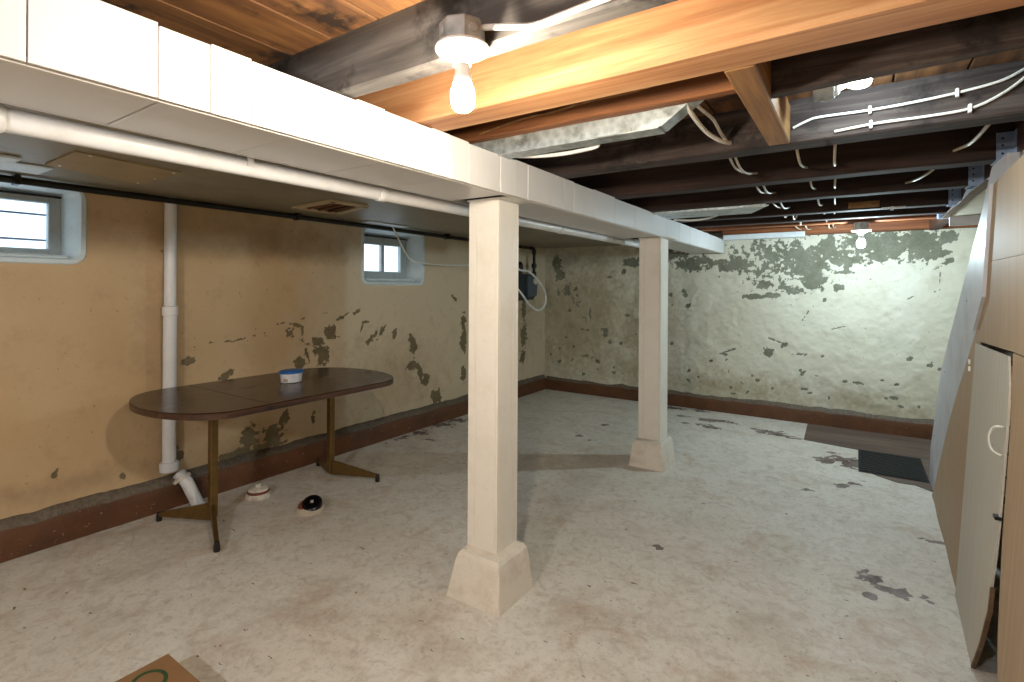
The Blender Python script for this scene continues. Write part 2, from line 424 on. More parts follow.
fl = grid_obj('floor', ar(fx0, fx1, .016), ar(fy0, YB, .016), lambda u, v: (u, v, u * 0), 'floor',
              {'bare': lambda u, v: blobs(u, v, bare_f, 2, 2.4), 'stain': lambda u, v: np.clip(blobs(u, v, stain_shade_f, 4, .8), 0, 1) * .6},
              extra=[((XL - .2, YF - .2, 0), (XR + .2, YF - .2, 0), (XR + .2, fy0, 0), (XL - .2, fy0, 0)), ((fx1, fy0, 0), (XR + .2, fy0, 0), (XR + .2, YB + .1, 0), (fx1, YB + .1, 0))])
tag(fl, 'worn off-white painted concrete floor with brown stains and chips', 'floor')
# left wall with its two window openings
def rrect(u, v, r, cr):
    cx, cy, hx, hy = (r[0] + r[1]) / 2, (r[2] + r[3]) / 2, (r[1] - r[0]) / 2, (r[3] - r[2]) / 2
    qx, qy = np.maximum(np.abs(u - cx) - hx + cr, 0), np.maximum(np.abs(v - cy) - hy + cr, 0)
    return (np.hypot(qx, qy) < cr)
WIN1, WIN2 = (.28, 1.045, 1.535, 1.94), (3.02, 3.765, 1.44, 1.93)
peel_l = [(2.33, 1.05, .05, .05), (2.69, 1.03, .07, .06), (2.57, .95, .05, .08, 60), (2.60, .86, .07, .09), (2.39, 1.10, .08, .012, -15), (2.43, 1.05, .012, .06), (2.81, 1.15, .07, .02, 25),
          (2.94, 1.18, .05, .02, 20), (3.12, .94, .10, .03, 35), (3.24, .99, .07, .03, 50), (3.01, 1.04, .012, .06, -25), (3.06, 1.09, .06, .012), (3.64, .84, .05, .13, 15), (3.61, .63, .07, .05),
          (3.74, .56, .04, .12, 35), (3.82, .47, .06, .07), (3.98, .29, .09, .09), (4.42, 1.02, .05, .10), (4.42, .80, .06, .13), (4.43, .46, .05, .12), (2.41, .80, .05, .05), (2.47, .88, .012, .08, 20),
          (1.85, .79, .08, .03, 15), (2.01, .30, .07, .10), (2.19, .29, .08, .09), (2.09, .22, .18, .04), (1.9, .22, .12, .04), (2.29, .40, .06, .05), (2.53, .34, .03, .06), (.94, .37, .02, .04),
          (5.66, 1.14, .06, .18), (5.66, .80, .08, .17), (5.64, .52, .07, .10), (4.91, .9, .08, .05), (1.60, .90, .04, .03), (4.27, 1.28, .06, .02, -30), (3.4, .96, .03, .05), (4.7, .35, .08, .05), (5.1, .6, .05, .1),
          (1.25, .27, .02, .02), (1.55, .32, .03, .05)]
peel_l = [(b[0], b[1], b[2] * .9, b[3] * .9, *b[4:]) for b in peel_l]
crack_l = [((1.66, 1.02), (1.90, 1.02)), ((1.90, 1.02), (2.12, 1.06)), ((2.17, 1.11), (2.82, 1.21)), ((2.42, 1.0), (2.59, .89)), ((2.44, .80), (2.46, .90)), ((3.1, 1.33), (3.3, 1.30)), ((4.1, 1.35), (4.25, 1.28))]
grime_l = [(1.45, .9, .22, 1.3), (1.95, .25, .5, .15), (3.4, .6, 1.2, .6), (5.6, 1.0, .8, .9), (1.0, .3, .9, .12), (2.2, 1.75, 1.6, .25)]
def wl_fn(u, v):
    rel = (fbm(u, v, 1.6, 4, 1) - .5) * .022
    return XL - .003 + rel * np.clip((ZC - v) / .3, 0, 1) * np.clip(v / .25, 0, 1) - .004 * np.clip(blobs(u, v, peel_l, 1, 2.2) * 8, 0, 1), u, v
wl = grid_obj('wall_left', ar(.1, YB + .06, .0095), ar(0, ZC + .03, .0095), wl_fn, 'wall_left',
              {'peel': lambda u, v: np.maximum(blobs(u, v, peel_l, 1, 2.2), lines(u, v, crack_l, .007, 1)), 'grime': lambda u, v: np.clip(blobs(u, v, grime_l, 6, .6), 0, 1) * .7, 'pale': lambda u, v: np.clip((u - 2.25 + (fbm(u, v, 5, 4, 2) - .5) * .5) / .45, 0, 1) * .8},
              keep=lambda u, v: ~(rrect(u, v, WIN1, .06) | rrect(u, v, WIN2, .07)),
              extra=[((XL - .02, YF - .05, 0), (XL - .02, .2, 0), (XL - .02, .2, ZC + .03), (XL - .02, YF - .05, ZC + .03))])
tag(wl, 'tan painted masonry wall with peeling paint patches behind the table', 'wall')
# back wall
peel_b = [(-.42, 1.66, .17, .17), (-.50, 1.77, .2, .08), (-.36, 1.50, .15, .10), (-.56, 1.39, .10, .05), (-1.11, 1.68, .13, .10), (-1.24, 1.64, .08, .06), (-.84, 1.45, .09, .06), (-.96, 1.32, .10, .025), (-.76, 1.33, .08, .03),
          (-1.63, 1.69, .2, .09), (-1.50, 1.72, .16, .06), (-1.33, 1.70, .14, .045), (-1.81, 1.80, .15, .05), (-1.99, 1.85, .16, .05), (.10, 1.88, .25, .12), (.30, 1.84, .22, .14), (.50, 1.84, .16, .16), (.70, 1.90, .08, .06), (.70, 1.66, .08, .03, 35),
          (.62, 1.73, .1, .04, 20), (-.01, 1.70, .18, .05, 15), (.13, 1.73, .16, .06), (-.24, 1.82, .16, .13, 0, .8), (-.75, 1.75, .28, .16, 0, .35), (-.1, 1.76, .2, .12, 0, .4), (-.10, 1.58, .08, .03), (-.16, 1.42, .05, .04), (-.27, 1.29, .02, .03), (-.63, .81, .05, .05),
          (-.73, .85, .09, .015, -20), (-.80, .71, .06, .06), (.02, .47, .05, .02), (-.09, .47, .03, .02), (.58, .69, .04, .02), (-3.42, 1.76, .05, .10), (-3.37, 1.58, .06, .08), (-3.27, 1.38, .05, .10), (-2.34, 1.73, .10, .06),
          (-3.14, 1.38, .05, .03), (-2.92, 1.05, .02, .12), (-2.70, .86, .04, .03), (-2.5, .7, .03, .03), (-3.0, .5, .06, .02), (-2.2, .5, .03, .03), (-1.2, .45, .02, .05), (-.9, .4, .03, .02), (-.45, .35, .04, .02), (.3, .35, .04, .02), (-1.65, 1.2, .04, .03), (-1.7, 1.38, .03, .03),
          (-2.0, 1.35, .05, .02), (-1.2, .7, .1, .015, 25)]
peel_b += [(random.uniform(-3.5, -1.6), random.uniform(.25, 1.8), random.uniform(.012, .045), random.uniform(.012, .04), random.uniform(-40, 40)) for _ in range(34)]
peel_b += [(random.uniform(-1.6, .9), random.uniform(.22, .75), random.uniform(.01, .035), random.uniform(.008, .02), random.uniform(-30, 30)) for _ in range(30)]
peel_b = [(b[0], b[1], b[2] * (1 if b[1] > 1.3 else .8), b[3] * (1 if b[1] > 1.3 else .8), *b[4:]) for b in peel_b]
crack_b = [((-.78, .69), (-.43, .72)), ((-1.29, .61), (-1.08, .74)), ((.65, 1.57), (.63, 1.39)), ((.63, 1.39), (.44, 1.34)), ((.44, 1.34), (.42, 1.28)), ((-3.3, 1.4), (-2.95, .95)), ((-.2, 1.0), (0, 1.06)), ((-.4, 1.2), (-.5, 1.02))]
grime_shade_b = [(-3.1, 1.0, 1.1, 1.1, 0, 1.6), (-2.3, .8, .9, .7), (-1.3, .28, 2.6, .28), (-2.9, .7, .9, .8), (.1, .25, 1.0, .2), (-3.2, .8, .8, .9), (-2.4, .4, 1.2, .3), (-1.5, .3, 1.0, .2), (-2.0, 1.0, .6, .9), (0, .3, .8, .15), (-3.0, 1.8, 1.0, .3)]  # left entries also paint in the beam's shade on the corner; rest is grime
def wb_fn(u, v):
    rel = (fbm(u, v, 2.4, 5, 8) - .5) * .045 + (fbm(u, v, 9, 4, 9) - .5) * .018
    return u, YB + .004 - rel * np.clip(v / .25, 0, 1) + .004 * np.clip(blobs(u, v, peel_b, 3, 2.2) * 8, 0, 1), v
wb = grid_obj('wall_back', ar(XL - .06, XR + .05, .0095), ar(0, 2.05, .0095), wb_fn, 'wall_back',
              {'peel': lambda u, v: np.maximum(blobs(u, v, peel_b, 3, 2.2), lines(u, v, crack_b, .008, 2)), 'grime': lambda u, v: np.clip(blobs(u, v, grime_shade_b, 6, .9), 0, 1) * .85},
              extra=[((XL - .1, YB + .04, 0), (XR + .1, YB + .04, 0), (XR + .1, YB + .04, 2.2), (XL - .1, YB + .04, 2.2))])
tag(wb, 'cream masonry back wall with grey-green bare patches along its top', 'wall')
solid('wall_right', MB().box((XR, YF, 0), (XR + .1, YB, 2.2)), 'wall_plain', 'plain cream wall on the far side of the stairs', 'wall', kind='structure')
solid('wall_front', MB().box((XL - .1, YF - .1, 0), (XR + .1, YF, 2.2)), 'wall_plain', 'plain cream wall behind the viewpoint', 'wall', kind='structure')
# painted curbs at the wall foot
def curbobj(name, length, fn, label):
    prof = [(.0, 0, 0), (.001, .05, 0), (0, .10, 0), (.002, .145, .2), (.008, .163, .6), (.020, .182, 1), (.034, .208, 1), (.06, .215, 1)]
    us = ar(0, length, .03); vs = np.arange(len(prof)); pr = np.array(prof)
    def f(U, V):
        d, z = pr[V.astype(int), 0], pr[V.astype(int), 1]
        n = (fbm(U, z, 2.2, 4, 11) - .5); n2 = fbm(U, z * 0, 7, 4, 12) - .5
        d = d - n * .012 * (d < .03); z = z + (n2 * .03 - .004) * (z > .12)
        return fn(U, d, z)
    o = grid_obj(name, us, vs, f, 'curb', {'ledge': lambda U, V: pr[V.astype(int), 2]})
    return tag(o, label, 'baseboard')
curbobj('baseboard_left', YB + 2.5 - .02, lambda U, d, z: (XL + .035 - d, YF + U, z), 'brown painted concrete curb along the foot of the left wall')
curbobj('baseboard_back', XR - XL - .03, lambda U, d, z: (XL + .03 + U, YB - .026 + d * .9, z * .9), 'brown painted concrete curb along the foot of the back wall')

# windows
def ring(r, x, cr, n=7):
    y0, y1, z0, z1 = r; P = []
    for cy, cz, a0 in ((y1 - cr, z1 - cr, 0), (y0 + cr, z1 - cr, 90), (y0 + cr, z0 + cr, 180), (y1 - cr, z0 + cr, 270)):
        for k in range(n):
            a = R(a0 + 90 * k / (n - 1)); P.append((x, cy + cr * math.cos(a), cz + cr * math.sin(a)))
    return P
def window(name, op, inner, panes, label, bars=()):
    g = lambda r, e: (r[0] - e, r[1] + e, r[2] - e, r[3] + (e if r[3] + e < ZC else 0))
    rings = [ring(g(op, .022), XL + .002, .07), ring(g(op, .016), XL + .010, .065), ring(g(op, -.004), XL + .008, .05), ring(g(op, -.018), XL - .02, .045), ring(inner, -3.745, .02), ring(inner, -3.80, .02)]
    mb = MB(); n = len(rings[0]); mb.v = [p for q in rings for p in q]
    for i in range(len(rings) - 1):
        for k in range(n): mb.f.append((i * n + k, i * n + (k + 1) % n, (i + 1) * n + (k + 1) % n, (i + 1) * n + k))
    w = solid(name, mb, 'window_paint', label, 'window', kind='structure', smooth=True)
    y0, y1, z0, z1 = inner; xf, xb = -3.728, -3.775
    py0, py1, pz0, pz1 = panes[0][0], panes[-1][1], panes[0][2], panes[0][3]
    for nm, a, b in (('frame_stile', (xb, y0 - .005, z0 - .005), (xf, py0, z1 + .005)), ('frame_stile', (xb, py1, z0 - .005), (xf, y1 + .005, z1 + .005)),
                     ('frame_rail', (xb, py0, z0 - .005), (xf, py1, pz0)), ('frame_rail', (xb, py0, pz1), (xf, py1, z1 + .005))):
        part(nm, MB().box(a, b, .004), 'sash', w)
    part('sash_bead', MB().box((xf - .004, py0 - .012, pz0 - .014), (xf + .008, py1 + .012, pz0 - .002), .002), 'sash', w)
    for p, q in zip(panes[:-1], panes[1:]):
        part('mullion', MB().box((xb + .005, p[1], pz0), (xf - .003, q[0], pz1), .003), 'sash', w)
    for p in panes: part('pane', MB().box((-3.757, p[0] - .004, p[2] - .004), (-3.752, p[1] + .004, p[3] + .004)), 'glass', w)
    part('sill', MB().box((-3.735, y0 - .01, z0 - .02), (XL - .01, y1 + .01, z0 + .006), .008), 'window_paint', w)
    part('top_drip', MB().box((-3.72, y0, z1 - .016), (-3.70, y1, z1 - .006), .002), 'dark', w)
    for z in bars: part('guard_bar', MB().tube([(-3.86, y0 - .2, z), (-3.86, y1 + .2, z)], .006), 'outside_bar', w)
    return w
window('window_1', WIN1, (.36, .985, 1.558, 1.90), [(.42, .935, 1.60, 1.853)], 'small basement window with one wide pane in a pale blue recess, nearest the camera', bars=(1.655, 1.80))
window('window_2', WIN2, (3.08, 3.665, 1.475, 1.88), [(3.14, 3.347, 1.548, 1.795), (3.384, 3.59, 1.548, 1.795)], 'small two-pane basement window in a pale blue recess, above the table end')

# ceilings
c0 = solid('ceiling', MB().box((XL - .1, YF - .1, ZD + .022), (XR + .1, YB + .1, ZD + .08)), 'plank', 'bare timber plank deck above the open joists', 'ceiling', kind='structure')
ed = [-2.08 + .1985 * k for k in range(19)]
proto = None
for k in range(len(ed) - 1):
    mb = MB().box((ed[k] + .003, YF, ZD), (ed[k + 1] - .003, YB, ZD + .02), .002)
    if proto is None:
        proto = part('plank', mb, 'plank', c0); px = ed[0]
        pm = proto.data; pm.transform(Matrix.Translation((-(ed[0] - c0.location.x), 0, 0))); proto.location.x = ed[0] - c0.location.x
    else:
        q = link(bpy.data.objects.new('plank', pm)); q.parent = c0; q.location = proto.location; q.location.x = ed[k] - c0.location.x
cl = solid('ceiling', MB().box((XL - .08, YF, ZC), (-1.60, YB + .02, ZC + .012)), 'ceil_left', 'low drab painted board ceiling between the left wall and the beam', 'ceiling', kind='structure')
part('batten', MB().box((-1.70, YF, ZC - .012), (-1.60, YB, ZC), .003), 'ceil_left', cl)

# ================================================================== beam, columns, pipe under the beam
bm_ = thing('support_beam', (-1.43, 1.8, ZB), 'white panelled boxed beam running the length of the basement on two columns', 'beam')
XB = -1.247
part('core', MB().box((-1.592, YF, ZB + .014), (XB - .010, YB, ZJ - .004)), 'joist_dark', bm_)
seams = [YF, -1.6, -.8, -.1, .282, .492, .6, .698, 1.02, 1.131, 1.352, 1.448, 1.557, 1.769, 1.882, 1.987, 2.214, 2.34, 2.447, 2.697, 3.004, 3.35, 3.7, 4.05, 4.4, 4.736, 5.2, 5.7, YB - .02]
for k, (a, b) in enumerate(zip(seams[:-1], seams[1:])):
    j = random.uniform(-.0012, .0012); t = random.uniform(-.004, .003)
    part('front_panel', MB().box((XB - .009, a + .0012, ZB - .007), (XB + j, b - .0012, ZJ - .002 + t), .0012), 'white_panel', bm_)
bs = [YF, -1.4, -.5, .18, .515, .837, 1.17, 1.49, 1.87, 2.11, 2.55, 3.03, 3.5, 4.02, 4.25, 4.9, 5.5, YB - .02]
for k, (a, b) in enumerate(zip(bs[:-1], bs[1:])):
    if k in (8, 13): continue
    part('bottom_panel', MB().box((-1.60, a + .002, ZB + .001 + .001 * (k % 2)), (XB - .037, b - .002, ZB + .012), .0015), 'white_panel', bm_)
part('edge_strip', MB().box((XB - .032, YF, ZB - .009), (XB - .016, YB - .02, ZB + .008), .002), 'white', bm_)
part('back_panel', MB().box((-1.605, YF, ZB), (-1.597, YB - .02, ZC + .005)), 'white_panel', bm_)

pp = thing('painted_pipe', (-1.645, 1.5, 1.75), 'long white painted pipe hung along the underside edge of the beam', 'pipe')
zp = lambda y: 1.782 + .004 * y
part('pipe_run', MB().tube([(-1.645, y, zp(y)) for y in (YF + .05, -1, 0, 1, 2, 3, 4.7)], .029, 20), 'pipe_white', pp, True)
for y in (.31, 1.47, 3.03): part('coupling', MB().tube([(-1.645, y - .022, zp(y)), (-1.645, y - .018, zp(y)), (-1.645, y + .018, zp(y)), (-1.645, y + .022, zp(y))], [.030, .033, .033, .030], 20), 'pipe_white', pp, True)
for y in (.9, 2.3, 3.9): part('hanger_strap', MB().box((-1.678, y - .01, zp(y) - .002), (-1.674, y + .01, ZC)).box((-1.616, y - .01, zp(y) - .002), (-1.612, y + .01, ZC)), 'pipe_white', pp)

def column(x0, x1, y0, y1, btm, top, zb, label):
    c = thing('support_column', ((x0 + x1) / 2, (y0 + y1) / 2, 0), label, 'column', 'white boxed columns under the beam')
    part('core_post', MB().box((x0 + .012, y0 + .012, zb - .05), (x1 - .012, y1 - .012, ZB - .006)), 'joist_dark', c)
    w = x1 - x0
    for a, b, nm in ((x0, x0 + .042, 'front_board'), (x0 + .0428, x1 - .012, 'front_board'), (x1 - .0112, x1, 'corner_bead')):
        part(nm, MB().box((a, y0, zb - .03), (b, y0 + .011, ZB - .008), .0012), 'column_paint', c)
    for a, b in ((y0 + .0118, y1 - .045), (y1 - .0442, y1 - .0118)):
        part('side_board', MB().box((x1 - .011, a, zb - .03), (x1, b, ZB - .008), .0012), 'column_paint', c)
        part('side_board', MB().box((x0, a, zb - .03), (x0 + .011, b, ZB - .008), .0012), 'column_paint', c)
    part('back_board', MB().box((x0, y1 - .011, zb - .03), (x1, y1, ZB - .008), .0012), 'column_paint', c)
    part('cap_plate', MB().box((x0 - .004, y0 - .012, ZB - .009), (x1 + .07, y1 + .006, ZB - .0015), .001), 'white', c)
    # flared plinth
    (a0, a1, b0, b1), (c0_, c1_, d0, d1) = btm, top
    mb = MB(); lv = []
    for t in (0, .04, .25, .5, .75, .93, 1.0):
        e = (.012 if t == 1.0 else (.003 if t == .93 else 0)); s_ = t
        X0, X1 = a0 + (c0_ - a0) * s_ + e, a1 + (c1_ - a1) * s_ - e; Y0, Y1 = b0 + (d0 - b0) * s_ + e, b1 + (d1 - b1) * s_ - e
        r = []
        for (p, q) in (((X0, Y0), (X1, Y0)), ((X1, Y0), (X1, Y1)), ((X1, Y1), (X0, Y1)), ((X0, Y1), (X0, Y0))):
            for k in range(6):
                f = .02 + .96 * k / 5; r.append((p[0] + (q[0] - p[0]) * f + random.uniform(-.0015, .0015), p[1] + (q[1] - p[1]) * f + random.uniform(-.0015, .0015), zb * t + (random.uniform(-.004, .006) if t == 1 else 0)))
        lv.append(r)
    n = 24; mb.v = [p for r in lv for p in r]
    for i in range(len(lv) - 1):
        for k in range(n): mb.f.append((i * n + k, i * n + (k + 1) % n, (i + 1) * n + (k + 1) % n, (i + 1) * n + k))
    mb.f.append(tuple((len(lv) - 1) * n + k for k in range(n)))
    part('plinth', mb, 'plinth_paint', c)
    return c
column(-1.515, -1.345, 1.895, 2.062, (-1.548, -1.25, 1.78, 2.062), (-1.522, -1.288, 1.83, 2.066), .19, 'white boxed column standing nearest the camera, with a flared chipped plinth')
column(-1.462, -1.285, 4.03, 4.22, (-1.495, -1.210, 3.90, 4.20), (-1.475, -1.243, 3.94, 4.225), .195, 'white boxed column farther back, close to the end of the beam')

# ================================================================== joists
def joist(y0, y1, mat, label, zb=ZJ, x0=-1.95, x1=1.45, name='floor_joist', sag=0):
    mb = MB(); n = 14; r = []
    for k in range(n + 1):
        x = x0 + (x1 - x0) * k / n; w = .003
        dz = random.uniform(-.0015, .0015) + sag * k / n * 2.2; dy = random.uniform(-.0015, .0015)
        r.append([(x, y0 + dy, ZD), (x, y0 + dy, zb + .006 + dz), (x, y0 + .006 + dy, zb + dz), (x, y1 - .006 + dy, zb + dz), (x, y1 + dy, zb + .006 + dz), (x, y1 + dy, ZD)])
    mb.v = [p for q in r for p in q]
    for i in range(n):
        for k in range(6): mb.f.append((i * 6 + k, i * 6 + (k + 1) % 6, (i + 1) * 6 + (k + 1) % 6, (i + 1) * 6 + k))
    mb.f += [tuple(range(5, -1, -1)), tuple(n * 6 + k for k in range(6))]
    return solid(name, mb, mat, label, 'joist', 'open floor joists', smooth=False)
joist(.958, 1.017, 'joist_aged', 'grey weathered joist behind the near bare bulb')
joist(1.275, 1.412, 'joist_fir', 'thick orange fir joist just beyond the near bare bulb')
joist(1.700, 1.750, 'joist_brown', 'shallow cut brown joist resting above the metal duct', 2.02, -1.95, -.292)
joist(1.700, 1.750, 'joist_worn', 'shallow dark joist right of the short cross block', 1.982, -.213, 1.45, sag=.020)
joist(2.245, 2.362, 'joist_worn', 'dark scuffed joist with two white cables stapled to its face')
joist(2.985, 3.095, 'joist_dark', 'dark joist whose end sits in the nearest zinc hanger', x1=.548)
joist(3.645, 3.742, 'joist_dark', 'dark joist whose end sits in the middle zinc hanger', x1=.548)
joist(4.36, 4.455, 'joist_dark', 'dark joist whose end sits in the farthest zinc hanger', x1=.548)
joist(4.82, 4.915, 'joist_dark', 'dark joist next beyond the farthest zinc hanger', x1=.548)
joist(5.13, 5.23, 'sill', 'reddish brown joist carrying the far bare bulb', x1=.548)
for k, y in enumerate((.02, -.6, -1.22, -1.85)):
    joist(y - .06, y, 'joist_brown', ['brown joist overhead nearest behind the grey weathered joist', 'brown joist overhead behind the viewpoint, second from the grey joist', 'brown joist overhead carrying the added fill bulb', 'brown joist overhead closest to the wall behind the viewpoint'][k])
solid('cross_block', MB().box((-.290, 1.414, ZJ), (-.215, 2.243, ZD - .02), .004), 'block', 'short tan timber block set crosswise between the fir joist and scuffed joist', 'block')
solid('sill_plate', MB().box((-1.245, 6.06, 1.968), (XR, 6.19, 2.05), .005).box((-1.95, 6.10, 2.052), (XR, 6.19, ZD), .004), 'sill', 'reddish brown timber sill along the top of the back wall', 'beam')
solid('header_beam', MB().box((.553, 2.365, 1.95), (.625, 6.05, ZD), .004), 'header', 'brown timber header beside the stair opening, taking the hanger ends', 'beam')
for k, (y0, y1) in enumerate(((2.985, 3.095), (3.645, 3.742), (4.36, 4.455))):
    hg = thing('joist_hanger', (.525, (y0 + y1) / 2, ZJ - .004), ['bluish zinc joist hanger nearest the camera, above the stair panel', 'middle bluish zinc joist hanger above the stair panel', 'farthest bluish zinc joist hanger above the stair panel'][k], 'bracket', 'zinc joist hangers')
    part('front_flange', MB().box((.495, y0 - .004, ZJ - .003), (.552, y0 - .001, 2.075)), 'hanger', hg)
    part('back_flange', MB().box((.495, y1 + .001, ZJ - .003), (.552, y1 + .004, 2.075)), 'hanger', hg)
    part('seat', MB().box((.495, y0 - .004, ZJ - .006), (.552, y1 + .004, ZJ - .003)), 'hanger', hg)
    part('wall_tab', MB().box((.5505, y0 - .045, ZJ + .01), (.5525, y0 - .004, 2.075)), 'hanger', hg)
    for z in (1.985, 2.02, 2.05): part('nail', MB().lathe([(.005, 0), (.004, .003)], (.515, y0 - .004, z), 8, (0, -1, 0)), 'black_iron', hg)

# sheet metal between the joists
d1 = thing('metal_duct', (-.9, 1.79, ZJ - .01), 'short galvanized metal duct tucked under the cut brown joist', 'duct', 'galvanized duct pieces')
part('duct_body', MB().prism([(-1.95, 1.753, ZJ - .004), (-.56, 1.753, ZJ - .004), (-.43, 1.753, 2.05), (-1.95, 1.753, 2.05)], (0, .072, 0)), 'galv', d1)
part('duct_lip', MB().box((-1.95, 1.750, ZJ - .010), (-.57, 1.828, ZJ - .005)), 'galv', d1)
d2 = thing('metal_duct', (-.95, 3.9, ZJ - .01), 'flat galvanized metal pan spanning two dark joists farther back', 'duct', 'galvanized duct pieces')
part('duct_body', MB().prism([(-1.95, 3.744, ZJ - .012), (-.48, 3.744, ZJ - .012), (-.64, 4.08, ZJ - .012), (-1.95, 4.06, ZJ - .012)], (0, 0, .006)), 'galv', d2)
part('duct_lip', MB().box((-1.95, 3.735, ZJ - .016), (-.5, 3.75, ZJ + .03)), 'galv', d2)

# ================================================================== bare-bulb lamps
def lamp(org, axis, box_len, col, power, label, key, bulb_r=.027, hs=1.0, bo=0.0):
    a = Vector(axis).normalized(); t = thing('bulb_lamp', org, label, 'lamp', 'bare bulbs in porcelain holders')
    o = Vector(org)
    bx = MB().lathe([(.050, -box_len), (.052, -box_len + .004), (.052, -.004), (.050, 0)], o, 8, a)
    b = part('outlet_box', bx, 'galv', t)
    for k in range(4):
        ang = k * math.pi / 2 + .39; q = Vector((0, 0, 1)).rotation_difference(a).to_matrix()
        p = o + q @ Vector((.049 * math.cos(ang), .049 * math.sin(ang), -box_len * .5)); n = q @ Vector((math.cos(ang), math.sin(ang), 0))
        part('knockout', MB().lathe([(.011, 0), (.010, .0025)], p, 12, n), 'galv', b)
    part('holder', MB().lathe([(.052 * hs, -.001), (.060 * hs, 0), (.061 * hs, .006), (.057 * hs, .011), (.042 * hs, .015), (.028, .019), (.023, .026), (.021, .040), (.019, .041)], o, 32, a), 'porcelain', t, True)
    if not bo: part('bulb_base', MB().lathe([(.0165, .040), (.0175, .043), (.0175, .060), (.0205, .066), (.0205, .084), (.017, .088)], o, 24, a), 'porcelain', t, True)
    r = bulb_r; prof = [(.016, .080), (r * .80, .083), (r * .80, .090), (r * .97, .096), (r, .102), (r * 1.0, .124), (r * .9, .135), (r * .62, .143), (r * .2, .147)]
    prof = [(a_, b_ - bo) for a_, b_ in prof]
    area = sum(math.pi * (p[0] + q[0]) * math.hypot(p[0] - q[0], p[1] - q[1]) for p, q in zip(prof[:-1], prof[1:]))
    M[key] = emit(key, col, power, area)
    part('bulb', MB().lathe(prof, o, 16, a), key, t, True, label='glowing bulb')
    return t
lamp((-.744, .902, 1.943), (.02, 0, -1), .052, LAMP_WARM, POWER_NEAR, 'lit bare bulb in a white holder hanging nearest the camera', 'bulb_near')
lamp((.031, 5.18, 1.899), (0, 0, -1), .064, LAMP_COOL, POWER_FAR, 'lit bare bulb in a white holder far off near the back wall', 'bulb_far', .030, 1.2)
lamp((-.062, 1.985, 2.078), (1, 0, 0), .06, LAMP_COOL, POWER_HIDDEN, 'bare bulb half hidden up between two joists, above the panelled side', 'bulb_hidden', .032, .68, .045)
lamp((-.9, -1.25, 1.910), (0, 0, -1), .052, FILL_NEUTRAL, POWER_FILL, 'unseen bare bulb added behind the viewpoint as room fill', 'bulb_fill') if POWER_FILL else None  # added unseen bulb, fills the room with light from behind the camera

# ================================================================== stair enclosure on the right
XP = .44
def kick(y, z):   # the sheets are pushed out at their feet
    k = np.interp(y, [1.5, 2.0, 2.5, 3.085, 4.42, 4.6], [.09, .085, .068, .048, .008, .006])
    return XP - k * max(0., 1 - z / 1.25) ** 1.2
def sheet(poly, th=.009, off=0, step=.12, warp=.002):
    """thin board with outline poly (y,z) following the kicked-out plane"""
    P = []
    for (a, b) in zip(poly, poly[1:] + poly[:1]):
        n = max(1, int(math.hypot(b[0] - a[0], b[1] - a[1]) / step))
        for k in range(n): P.append((a[0] + (b[0] - a[0]) * k / n, a[1] + (b[1] - a[1]) * k / n))
    bm = bmesh.new(); vs = [bm.verts.new((0, y, z)) for y, z in P]; bm.faces.new(vs)
    for z in np.arange(.15, 1.9, .15):
        bmesh.ops.bisect_plane(bm, geom=bm.verts[:] + bm.edges[:] + bm.faces[:], plane_co=(0, 0, z), plane_no=(0, 0, 1))
    for v in bm.verts: v.co.x = kick(v.co.y, v.co.z) - off + warp * math.sin(v.co.y * 9 + v.co.z * 5)
    bmesh.ops.triangulate(bm, faces=bm.faces[:])
    bm.verts.index_update(); V = [v.co.copy() for v in bm.verts]; n = len(V)
    F = [tuple(v.index for v in f.verts) for f in bm.faces]
    E = [(e.verts[0].index, e.verts[1].index) for e in bm.edges if len(e.link_faces) == 1]; bm.free()
    mb = MB().add(V + [v + Vector((th, 0, 0)) for v in V], F + [tuple(i + n for i in reversed(f)) for f in F] + [(a, b, b + n, a + n) for a, b in E])
    return mb
en = thing('stair_partition', (XP, 2.6, 0), 'wood-print panelled partition closing the side of the stairs', 'partition')
tri = [(4.50, .003), (4.35, .12), (4.0, .41), (3.5, .83), (3.03, 1.226), (2.968, 1.228), (2.985, 1.05), (3.012, .80), (3.0, .72), (3.022, .6), (3.035, .45), (3.06, .3), (3.07, .15), (3.095, .003)]
part('lower_sheet', sheet(tri), 'panel', en, label='slanted lower wood-print sheet')
part('upper_sheet', sheet([(2.84, 1.375), (2.80, 1.515), (1.0, 1.515), (1.0, 1.195), (2.36, 1.195), (2.955, 1.182), (2.965, 1.232), (3.02, 1.234)], warp=0), 'panel', en)
part('upper_sheet', sheet([(2.80, 1.5165), (2.704, 1.812), (2.26, 1.835), (1.0, 1.86), (1.0, 1.5165)], warp=0), 'panel', en)
part('near_sheet', sheet([(2.36, 1.191), (1.0, 1.191), (1.0, .003), (2.10, .003), (2.16, .12), (2.235, .3), (2.285, .6), (2.315, .9), (2.355, 1.1)], off=.004), 'panel', en)
part('rear_sheet', MB().box((XP, YF, 0), (XP + .009, .998, 1.86)), 'panel', en)
part('edge_trim', MB().prism([(XP - .012, 3.03, 1.225), (XP - .012, 2.835, 1.38), (XP - .012, 2.70, 1.815), (XP - .012, 2.695, 1.815), (XP - .012, 2.826, 1.375), (XP - .012, 3.02, 1.222)], (.02, 0, 0)), 'stringer', en)
for y in (1.0, 1.9, 2.335): part('stud', MB().box((XP + .012, y - .04, .0), (XP + .08, y, 1.86)), 'block', en)
dr = [(3.083, .004), (2.54, .004), (2.50, .06), (2.43, .16), (2.40, .22), (2.352, .315), (2.345, .40), (2.325, .52), (2.318, .65), (2.325, .80), (2.328, .92), (2.345, 1.08), (2.378, 1.178), (2.955, 1.172), (2.975, .95), (3.0, .78), (3.02, .5), (3.05, .25)]
dmb = sheet(dr, .007, .011, .08, .001)
